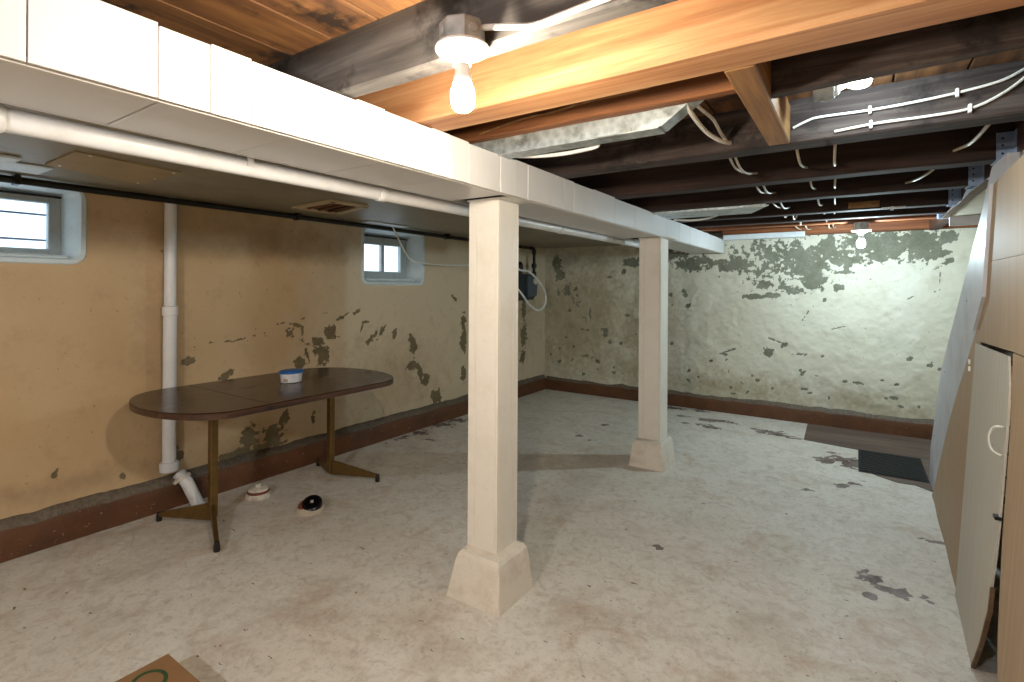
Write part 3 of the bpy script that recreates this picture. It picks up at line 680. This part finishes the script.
dd = part('access_door', dmb, 'door_panel', en, label='pale grey access door with a broken lower corner')
part('broken_edge', sheet([(2.545, .004), (2.53, .004), (2.488, .06), (2.418, .16), (2.388, .22), (2.341, .315), (2.334, .40), (2.345, .40), (2.352, .315), (2.40, .22), (2.43, .16), (2.50, .06)], .012, .013, .05, .001), 'tread', dd)
torn = [(3.095, .003), (3.07, .15), (3.06, .3), (3.035, .45), (3.022, .6), (3.0, .72), (3.012, .80), (2.985, 1.05)]
part('torn_edge', sheet([(y + .002, z) for y, z in torn] + [(y + .011 + .005 * (k % 2), z) for k, (y, z) in reversed(list(enumerate(torn)))], .004, .003, .05), 'drywall', en, label='torn white edge of the lower sheet')
hx = lambda z: kick(2.3, z) - .018
part('handle', MB().tube([(hx(.95), 2.325, .948), (hx(.93) - .02, 2.352, .938), (hx(.9) - .027, 2.368, .90), (hx(.87) - .02, 2.352, .862), (hx(.85), 2.325, .852)], .0035, 8, 5), 'cable_white', dd, True, label='white bow handle')
part('latch', MB().box((hx(.65) - .006, 2.312, .638), (hx(.65) + .012, 2.345, .65), .002), 'black_iron', dd)
for z in (1.09, 1.06): part('hinge_knuckle', MB().tube([(XP - .03, 2.966, z - .01), (XP - .03, 2.966, z + .01)], .004), 'cable_white', dd)

st = thing('staircase', (.95, 3.9, 0), 'wooden stairs with a pale grey sloping stringer rising behind the panels', 'stairs')
part('stringer', MB().prism([(.452, 4.86, .0), (.452, 4.78, .267), (.452, 4.24, .90), (.452, 3.38, 1.482), (.452, 3.04, 1.71), (.452, 2.80, 1.90), (.452, 2.55, 1.90), (.452, 2.80, 1.36), (.452, 3.03, 1.20), (.452, 4.50, .0)], (.035, 0, 0)), 'stringer', st)
for z, y in ((.4, 4.55), (.9, 4.1), (1.35, 3.35)): part('screw', MB().lathe([(.006, 0), (.005, .003)], (.452, y, z), 8, (-1, 0, 0)), 'hanger', st)
for k in range(8):
    z = .21 * (k + 1); y = 4.78 - .245 * (k + 1)
    part('tread', MB().box((.488, y, z - .03), (1.46, y + .25, z), .004), 'tread', st)
    part('riser', MB().box((.488, y + .225, z - .21), (1.46, y + .24, z - .03)), 'drywall', st)
part('wall_stringer', MB().prism([(1.46, 4.86, 0), (1.46, 2.80, 1.85), (1.46, 2.55, 1.85), (1.46, 4.5, 0)], (.035, 0, 0)), 'stringer', st)
sf = thing('stair_soffit', (1.05, 3.9, 1.95), 'cream drywall soffit over the stairs with a ragged edge', 'soffit')
part('soffit_board', MB().prism([(.535, 3.35, 1.952), (.528, 3.6, 1.952), (.537, 3.9, 1.952), (.530, 4.3, 1.952), (.54, 4.7, 1.952), (.545, 4.90, 1.952), (XR, 4.90, 1.952), (XR, 3.35, 1.952)], (0, 0, -.014)), 'drywall', sf)
part('ragged_edge', MB().prism([(.515, 3.35, 1.938), (.508, 3.7, 1.938), (.52, 4.1, 1.938), (.512, 4.5, 1.938), (.525, 4.92, 1.938), (.56, 4.92, 1.938), (.56, 3.35, 1.938)], (0, 0, -.006)), 'tread', sf)
part('end_board', MB().box((.56, 4.86, 1.87), (XR, 4.90, 1.937), .002), 'stringer', sf)
part('bracket', MB().box((.50, 4.90, 1.935), (.58, 4.99, 1.985), .004), 'hanger', sf)

# ================================================================== oval table
tb = thing('oval_table', (-3.1, 1.92, 0), 'long oval dark wood-grain table on brass pedestal legs against the left wall', 'table')
def oval(cx, y0, y1, a, b, inset=0, n=28):
    P = []
    for k in range(n + 1):
        t = math.pi * k / n; P.append((cx + (b - inset) * math.cos(t), y1 + (a - inset) * math.sin(t)))
    for k in range(n + 1):
        t = math.pi + math.pi * k / n; P.append((cx + (b - inset) * math.cos(t), y0 + (a - inset) * math.sin(t)))
    return P
def slab(cx, y0, y1, a, b, zs):
    mb = MB(); n = None
    for z, ins in zs:
        r = [(x, y, z) for x, y in oval(cx, y0, y1, a, b, ins)]; n = len(r); mb.v += r
    for i in range(len(zs) - 1):
        for k in range(n): mb.f.append((i * n + k, i * n + (k + 1) % n, (i + 1) * n + (k + 1) % n, (i + 1) * n + k))
    mb.f += [tuple(range(n - 1, -1, -1)), tuple((len(zs) - 1) * n + k for k in range(n))]
    return mb
TZ = .777
tp = part('tabletop', slab(-3.03, 1.40, 2.335, .285, .455, [(TZ - .004, .006), (TZ - .001, .002), (TZ, .005)]), 'table', tb)
part('edge_band', slab(-3.03, 1.40, 2.335, .285, .455, [(TZ - .036, .006), (TZ - .034, .001), (TZ - .006, 0), (TZ - .004, .002)]), 'table_edge', tp)
part('leaf_seam', MB().box((-3.478, 1.548, TZ - .001), (-2.582, 1.552, TZ + .0006)), 'dark_plastic', tp)
part('edge_clip', MB().box((-2.60, 1.53, TZ - .03), (-2.570, 1.57, TZ - .012), .003), 'dark_plastic', tp)
part('apron_rail', MB().box((-3.30, 1.45, TZ - .060), (-3.27, 2.42, TZ - .037), .003), 'brass', tb)
part('apron_rail', MB().box((-2.93, 1.45, TZ - .060), (-2.90, 2.42, TZ - .037), .003), 'brass', tb)
def leg_pair(x, y, tips):
    part('top_plate', MB().box((x - .25, y - .035, TZ - .068), (x + .25, y + .035, TZ - .060), .002), 'brass', tb)
    part('leg', MB().box((x - .021, y - .021, .045), (x + .021, y + .021, TZ - .068), .004), 'brass', tb)
    for tx, ty in tips:
        d = Vector((tx - x, ty - y, 0)); L = d.length; d.normalize(); n = Vector((-d.y, d.x, 0)) * .011
        c = Vector((x, y, 0)); mb = MB()
        prof = [(0, .03), (0, .125), (L * .12, .122), (L, .050), (L, .030), (L * .1, .028)]
        mb.prism([c + d * s_ + Vector((0, 0, z)) - n for s_, z in prof], n * 2)
        f = part('foot', mb, 'brass', tb)
        part('glide', MB().lathe([(.014, 0), (.016, .004), (.016, .030), (.012, .052)], (tx, ty, 0), 12), 'dark_plastic', f, True)
leg_pair(-3.13, 1.53, ((-3.44, 1.375), (-2.795, 1.388)))
leg_pair(-3.20, 2.395, ((-2.855, 2.535), (-3.49, 2.50)))
tu = thing('plastic_tub', (-3.06, 1.98, TZ), 'small white plastic tub with a blue lid on the oval table', 'tub')
ov = lambda a, b, z: [(-3.06 + a * math.cos(t), 1.985 + b * math.sin(t), z) for t in [2 * math.pi * k / 28 for k in range(28)]]
def loft(rs):
    mb = MB(); n = len(rs[0]); mb.v = [p for r in rs for p in r]
    for i in range(len(rs) - 1):
        for k in range(n): mb.f.append((i * n + k, i * n + (k + 1) % n, (i + 1) * n + (k + 1) % n, (i + 1) * n + k))
    mb.f += [tuple(range(n - 1, -1, -1)), tuple((len(rs) - 1) * n + k for k in range(n))]; return mb
part('tub_body', loft([ov(.050, .062, TZ + .0015), ov(.054, .066, TZ + .004), ov(.060, .072, TZ + .062)]), 'tub', tu, True)
part('lid', loft([ov(.062, .074, TZ + .060), ov(.067, .080, TZ + .063), ov(.067, .080, TZ + .075), ov(.058, .070, TZ + .079)]), 'tub_lid', tu, True, label='blue lid')
part('paper_label', MB().prism([(-3.06 + .0592 * math.cos(t), 1.985 + .0725 * math.sin(t), TZ + .01) for t in (-1.25, -1.0, -.8)] + [(-3.06 + .0555 * math.cos(t), 1.985 + .069 * math.sin(t), TZ + .01) for t in (-.8, -1.0, -1.25)], (0, 0, .02)), 'tub_label', tu)

# ================================================================== pipes and meter on the left wall
dp = thing('drain_pipe', (-3.55, 1.472, .24), 'white vertical drain pipe on the left wall behind the table', 'pipe')
part('upper_pipe', MB().tube([(-3.55, 1.472, 1.245), (-3.55, 1.472, ZC)], .033, 20), 'pipe_white', dp, True)
part('lower_pipe', MB().tube([(-3.55, 1.472, .27), (-3.55, 1.472, 1.25)], .037, 20), 'pipe_white', dp, True)
part('coupling', MB().lathe([(.037, 0), (.043, .003), (.043, .055), (.034, .06)], (-3.55, 1.472, 1.215), 20), 'pipe_white', dp, True)
part('hub', MB().lathe([(.040, 0), (.050, .004), (.052, .05), (.048, .058), (.038, .062)], (-3.55, 1.472, .245), 20), 'pipe_white', dp, True)
fs = thing('pipe_stub', (-3.47, 1.6, 0), 'short white pipe stub slanting from the brown curb into the floor', 'pipe')
part('stub', MB().tube([(-3.57, 1.535, .21), (-3.52, 1.562, .155), (-3.455, 1.615, -.02)], .036, 18), 'pipe_white', fs, True)
part('flange', MB().lathe([(.040, 0), (.052, .003), (.053, .022), (.040, .027)], (-3.545, 1.552, .165), 18, (-.5, -.3, .8)), 'cap_paint', fs, True)
gp = thing('gas_pipe', (-3.485, 2.5, 1.9), 'black iron pipe running along the top of the left wall', 'pipe')
zg = lambda y: 1.922 - .004 * max(0, y - 3)
part('pipe_run', MB().tube([(-3.485, y, zg(y)) for y in (YF + .05, 0, 2, 3.2, 4.5, 5.66)] + [(-3.485, 5.70, zg(5.7) - .012), (-3.485, 5.712, zg(5.7) - .05), (-3.485, 5.712, 1.60)], .019, 12), 'black_iron', gp, True)
part('elbow', MB().tube([(-3.485, 5.63, zg(5.65)), (-3.485, 5.69, zg(5.7) - .006), (-3.485, 5.712, zg(5.7) - .03), (-3.485, 5.712, zg(5.7) - .08)], .026, 12), 'black_iron', gp, True)
part('valve', MB().lathe([(.022, 0), (.034, .01), (.034, .05), (.022, .06)], (-3.485, 5.712, 1.66), 12), 'black_iron', gp, True)
for y in (.75, 2.3, 4.0): part('pipe_clip', MB().box((-3.52, y - .012, zg(y) - .024), (-3.45, y + .012, ZC - .002), .003), 'black_iron', gp)
gm = thing('gas_meter', (-3.47, 5.49, 1.245), 'dark blue-grey gas meter on the left wall by the back corner', 'meter')
part('meter_body', MB().prism([(-3.56, 5.30, 1.30), (-3.56, 5.35, 1.25), (-3.56, 5.62, 1.25), (-3.56, 5.68, 1.30), (-3.56, 5.70, 1.52), (-3.56, 5.66, 1.575), (-3.56, 5.33, 1.575), (-3.56, 5.28, 1.52)], (.12, 0, 0)), 'meter_dark', gm)
part('front_cover', MB().prism([(-3.44, 5.44, 1.29), (-3.44, 5.66, 1.30), (-3.44, 5.68, 1.50), (-3.44, 5.63, 1.55), (-3.44, 5.44, 1.55)], (.03, 0, 0)), 'meter_grey', gm)
part('index_window', MB().lathe([(.045, 0), (.040, .018)], (-3.41, 5.62, 1.49), 16, (1, 0, 0)), 'cap_paint', gm)
part('inlet', MB().tube([(-3.485, 5.37, 1.57), (-3.485, 5.37, 1.68)], .035, 12), 'black_iron', gm, True)
part('outlet', MB().tube([(-3.485, 5.712, 1.53), (-3.485, 5.712, 1.61)], .030, 12), 'black_iron', gm, True)
part('regulator', MB().lathe([(.06, 0), (.07, .01), (.07, .04), (.04, .06)], (-3.52, 5.37, 1.66), 16, (1, 0, 0)), 'black_iron', gm, True)

# ================================================================== cables
def cable(pts, r, label, cat='cable', mat='cable', name='cable', group=None, sm=6):
    return solid(name, MB().tube(pts, r, 7, sm), mat, label, cat, group, smooth=True)
cable([(-3.4, 4.95, 1.69), (-3.38, 5.10, 1.655), (-3.38, 5.214, 1.616), (-3.38, 5.40, 1.605), (-3.38, 5.56, 1.54), (-3.38, 5.72, 1.44), (-3.38, 5.82, 1.33), (-3.38, 5.83, 1.22), (-3.38, 5.76, 1.14), (-3.38, 5.66, 1.115), (-3.38, 5.55, 1.135), (-3.38, 5.40, 1.21), (-3.38, 5.25, 1.33), (-3.40, 5.12, 1.42), (-3.45, 5.0, 1.5)],
      .0135, 'thick white cable looped in front of the gas meter', mat='cable_white', name='looped_cable')
cable([(-3.44, 3.19, ZC - .002), (-3.442, 3.22, 1.93), (-3.445, 3.262, 1.872), (-3.47, 3.412, 1.709), (-3.49, 3.503, 1.657), (-3.49, 3.624, 1.634), (-3.49, 3.911, 1.626), (-3.50, 4.2, 1.635), (-3.5, 4.6, 1.66), (-3.47, 4.95, 1.70)],
      .0075, 'thin white cable drooping across the small two-pane window', mat='cable_white')
cable([(-.700, .915, 1.982), (-.65, .944, 1.983), (-.587, .950, 1.970), (-.514, .950, 1.972), (-.435, .950, 1.976), (-.2, .950, 1.985), (.2, .950, 1.99), (.7, .950, 1.99)], .007, 'white cable feeding the near bulb along the grey joist', mat='cable_white')
cable([(-.205, 2.236, 2.02), (-.16, 2.236, 2.038), (-.116, 2.236, 2.046), (.037, 2.236, 2.043), (.16, 2.236, 2.047), (.275, 2.236, 2.056), (.38, 2.236, 2.072), (.44, 2.236, 2.10), (.50, 2.236, 2.128)], .0048, 'upper white cable stapled to the scuffed dark joist', mat='cable_white', group='stapled cables')
cable([(-.07, 2.236, 1.984), (-.02, 2.236, 1.988), (.067, 2.236, 1.993), (.2, 2.236, 1.992), (.307, 2.236, 1.998), (.38, 2.236, 2.028), (.44, 2.236, 2.075), (.48, 2.236, 2.128)], .0048, 'lower white cable stapled to the scuffed dark joist', mat='cable_white', group='stapled cables')
for x, z, w in ((.037, 2.043, 'left end of the upper'), (.275, 2.056, 'right end of the upper'), (.04, 1.991, 'left end of the lower'), (.307, 1.998, 'right end of the lower')):
    solid('cable_staple', MB().box((x - .005, 2.2275, z - .014), (x + .005, 2.244, z + .014), .002), 'cable_white', 'small white staple near the ' + w + ' stapled cable', 'staple', 'staples on the scuffed joist')
def sagging(x, zs, label, dx=0):
    """cable threaded through holes low in the joists, drooping between them"""
    ys = [2.30, 3.04, 3.69, 4.41, 4.87, 5.18, 6.06]; P = []
    for i in range(len(ys) - 1):
        if zs[i] is None: continue
        P.append((x + dx * i, ys[i], 2.02)); P.append((x + dx * i, ys[i] + .09, 2.005))
        P.append((x + dx * (i + .45), ys[i] + (ys[i + 1] - ys[i]) * .42, zs[i])); P.append((x + dx * (i + .8), ys[i + 1] - .075, 2.012))
    P.append((x + dx * i, ys[-1] - .03, 2.02))
    cable(P, .0055, label, group='cables threaded through the dark joists', sm=5)
sagging(-.452, [1.955, 1.965, 1.965, 1.95, 1.95, 1.97], 'pale cable threaded through the dark joists, leftmost of the threaded run', .012)
sagging(-.475, [1.97, 1.975, 1.985, 1.975, 1.985, 1.99], 'thin pale cable beside the leftmost threaded cable, slightly higher')
sagging(-.21, [1.96, 1.975, 1.97, 1.985, 1.965, 1.97], 'pale cable threaded through the dark joists, second from the left')
sagging(-.072, [1.945, 1.965, 1.985, 1.98, 1.985, 1.99], 'pale cable threaded through the dark joists, third from the left', -.02)
cable([(.40, 2.37, 2.02), (.39, 2.45, 1.995), (.375, 2.70, 1.985), (.358, 2.98, 2.02), (.34, 3.10, 2.02), (.30, 3.25, 1.985), (.26, 3.45, 1.985), (.231, 3.64, 2.005)], .0065, 'pale cable crossing two dark joists near the zinc hangers', group='cables threaded through the dark joists')
cable([(-.478, 1.745, 2.03), (-.48, 1.84, 2.01), (-.475, 2.03, 1.995), (-.45, 2.15, 1.988), (-.432, 2.24, 1.998)], .0085, 'white cable bowed between the cut joist and the scuffed joist, lower of the pair', mat='cable_white', group='bowed cable pair')
cable([(-.463, 1.745, 2.04), (-.46, 1.86, 2.035), (-.452, 2.03, 2.04), (-.45, 2.15, 2.02), (-.448, 2.24, 2.012)], .0065, 'white cable bowed between the cut joist and the scuffed joist, upper of the pair', mat='cable_white', group='bowed cable pair')
cable([(-1.30, 1.856, 1.985), (-1.21, 1.856, 1.968), (-1.10, 1.86, 1.955), (-.98, 1.862, 1.95), (-.86, 1.858, 1.955), (-.84, 1.852, 1.965)], .008, 'white cable hanging under the short galvanized duct', mat='cable_white')
cable([(-1.22, 4.15, 1.955), (-1.107, 4.18, 1.945), (-.99, 4.2, 1.952), (-.917, 4.2, 1.968), (-.84, 4.2, 2.0), (-.8, 4.2, 2.03)], .008, 'white cable curving beside the flat galvanized pan', mat='cable_white')
cable([(-1.30, 1.690, 2.035), (-1.1, 1.692, 2.062), (-.95, 1.692, 2.064), (-.8, 1.692, 2.075), (-.62, 1.692, 2.075), (-.5, 1.692, 2.10)], .004, 'thin frayed twine along the face of the cut brown joist', 'twine', 'block', 'twine')
solid('metal_strip', MB().box((-1.235, 6.045, 1.945), (-.44, 6.058, 2.0), .003).box((-1.235, 6.058, 1.945), (-.44, 6.16, 1.95)), 'strip_white', 'bluish white metal strip on the sill between beam and far bulb', 'strip')
solid('wire_bracket', MB().box((.14, 4.345, 1.955), (.275, 4.358, 1.968), .002).box((.19, 4.342, 1.945), (.21, 4.36, 1.97), .002), 'strip_white', 'small white bracket under the dark joist above the far bulb', 'bracket')
solid('wood_scrap', MB().box((-.05, 4.352, 1.975), (.13, 4.359, 2.02), .002), 'block', 'short pale wood scrap nailed on a dark joist left of the white bracket', 'scrap')

# ================================================================== low ceiling fittings
vt = thing('ceiling_vent', (-2.98, 2.25, ZC - .02), 'tan framed vent opening in the low painted ceiling above the table', 'vent')
vq = [(-3.20, 2.10), (-2.76, 2.07), (-2.75, 2.31), (-3.19, 2.44)]
def strip(a, b, w, z0, z1):
    a, b = Vector((*a, 0)), Vector((*b, 0)); d = (b - a).normalized(); n = Vector((-d.y, d.x, 0)) * w
    return MB().prism([(a - d * w + n) + Vector((0, 0, z0)), (b + d * w + n) + Vector((0, 0, z0)), (b + d * w - n) + Vector((0, 0, z0)), (a - d * w - n) + Vector((0, 0, z0))], (0, 0, z1 - z0))
for a, b in zip(vq, vq[1:] + vq[:1]): part('frame_rail', strip(a, b, .02, ZC - .016, ZC - .001), 'vent_frame', vt)
part('opening', MB().prism([(x, y, ZC - .004) for x, y in vq], (0, 0, .003)), 'dark', vt)
for t in (.25, .5, .75):
    a = (vq[0][0] + (vq[3][0] - vq[0][0]) * t, vq[0][1] + (vq[3][1] - vq[0][1]) * t); b = (vq[1][0] + (vq[2][0] - vq[1][0]) * t, vq[1][1] + (vq[2][1] - vq[1][1]) * t)
    part('louver', strip(a, b, .008, ZC - .012, ZC - .005), 'sill', vt)
cp = thing('patch_board', (-2.9, .96, ZC - .01), 'tan patch board screwed to the low ceiling near the wide-pane window', 'board')
pq = [(-3.04, .75), (-2.64, .744), (-2.70, 1.165), (-3.19, 1.176)]
part('board', MB().prism([(x, y, ZC - .009) for x, y in pq], (0, 0, .008)), 'patch_board', cp)
for x, y in ((-2.66, .80), (-2.72, 1.14), (-3.15, 1.15), (-3.0, .79), (-2.95, 1.15)): part('screw', MB().lathe([(.007, 0), (.005, .003)], (x, y, ZC - .009), 10, (0, 0, -1)), 'porcelain', cp)
wb1 = thing('ceiling_strip', (-3.1, .4, ZC - .02), 'pale blue strip standing in for the window-lit painted ceiling over the wide-pane window', 'batten', 'pale ceiling strips')  # added strips stand in for pale painted ceiling lit by the window
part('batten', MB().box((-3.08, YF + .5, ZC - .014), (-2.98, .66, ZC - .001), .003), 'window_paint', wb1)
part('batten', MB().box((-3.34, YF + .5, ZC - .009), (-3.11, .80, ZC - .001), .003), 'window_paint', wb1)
solid('ceiling_strip', MB().box((-3.44, 2.86, ZC - .010), (-3.34, 3.33, ZC - .001), .003), 'window_paint', 'pale blue strip standing in for the window-lit painted ceiling over the two-pane window', 'batten', 'pale ceiling strips')  # added strip, same stand-in for the pale lit ceiling at this window

# ================================================================== things on the floor
k1 = thing('floor_cleanout', (-3.30, 1.905, 0), 'white and brown ringed cleanout cap on the floor under the table', 'cap', 'floor cleanouts')
part('collar', MB().lathe([(.078, 0), (.080, .008), (.074, .026), (.066, .032)], (-3.30, 1.905, 0), 24), 'cap_paint', k1, True)
part('band', MB().lathe([(.067, .030), (.070, .034), (.070, .042), (.064, .046)], (-3.30, 1.905, 0), 24), 'cap_band', k1, True)
part('cover', MB().lathe([(.062, .045), (.064, .048), (.058, .060), (.040, .066), (.020, .068)], (-3.30, 1.905, 0), 24), 'cap_paint', k1, True)
part('plug_nut', MB().lathe([(.020, .066), (.020, .082), (.014, .086)], (-3.30, 1.905, 0), 6), 'cap_paint', k1)
k2 = thing('floor_cleanout', (-2.83, 1.975, 0), 'tilted glossy black drain plug in a broken collar on the floor', 'cap', 'floor cleanouts')
part('collar', MB().lathe([(.090, 0), (.088, .012), (.072, .030), (.060, .034)], (-2.835, 1.975, 0), 24), 'concrete', k2, True)
part('rust_side', MB().lathe([(.064, .005), (.064, .03), (.058, .044), (.050, .046)], (-2.843, 1.968, .0), 20, (.12, -.2, 1)), 'cap_band', k2, True)
part('plug', MB().lathe([(.056, .020), (.060, .026), (.059, .050), (.050, .058), (.030, .060)], (-2.825, 1.985, .012), 28, (.42, -.40, 1)), 'iron_cap', k2, True)
part('plug_socket', MB().lathe([(.012, .058), (.011, .066), (.008, .068)], (-2.825, 1.985, .012), 4, (.42, -.40, 1)), 'concrete', k2)
solid('floor_sheet', MB().prism([(-.415, 6.165, .001), (-.40, 5.49, .001), (-.20, 5.455, .001), (.02, 5.42, .001), (.03, 4.9, .001), (.14, 4.74, .001), (.26, 4.66, .001), (.36, 4.67, .001), (.45, 4.58, .001), (.90, 4.6, .001), (1.3, 6.165, .001)], (0, 0, .003)), 'old_sheet',
      'bare brown strip of old flooring along the back wall by the stairs', 'flooring')
mt = thing('rubber_mat', (.30, 5.1, .004), 'black rubber mat on the brown flooring at the foot of the stairs', 'mat')
part('mat_base', MB().box((.02, 4.775, .0045), (.448, 5.41, .011), .003), 'rubber', mt)
for k in range(12): part('rib', MB().box((.035, 4.80 + k * .05, .0105), (.435, 4.822 + k * .05, .0145), .001), 'rubber', mt)
cb = thing('cardboard_box', (-1.80, .62, 0), 'flat brown cardboard box with a green printed ring on the floor up front', 'box')
part('box_body', MB().box((-2.015, .40, .002), (-1.60, .835, .094), .002), 'card', cb)
part('flap', MB().box((-2.017, .62, .0945), (-1.598, .837, .0985), .001), 'card', cb)
part('flap', MB().box((-2.017, .398, .0945), (-1.598, .618, .0985), .001), 'card', cb)
rg = MB(); n = 40
for rr, z in ((.052, .0986), (.052, .0991), (.040, .0991), (.040, .0986)):
    rg.v += [(-1.925 + rr * 1.15 * math.cos(2 * math.pi * k / n), .742 + rr * math.sin(2 * math.pi * k / n), z) for k in range(n)]
for i in range(4):
    for k in range(n): rg.f.append((i * n + k, i * n + (k + 1) % n, ((i + 1) % 4) * n + (k + 1) % n, ((i + 1) % 4) * n + k))
part('printed_ring', rg, 'green_ink', cb, label='green printed ring')
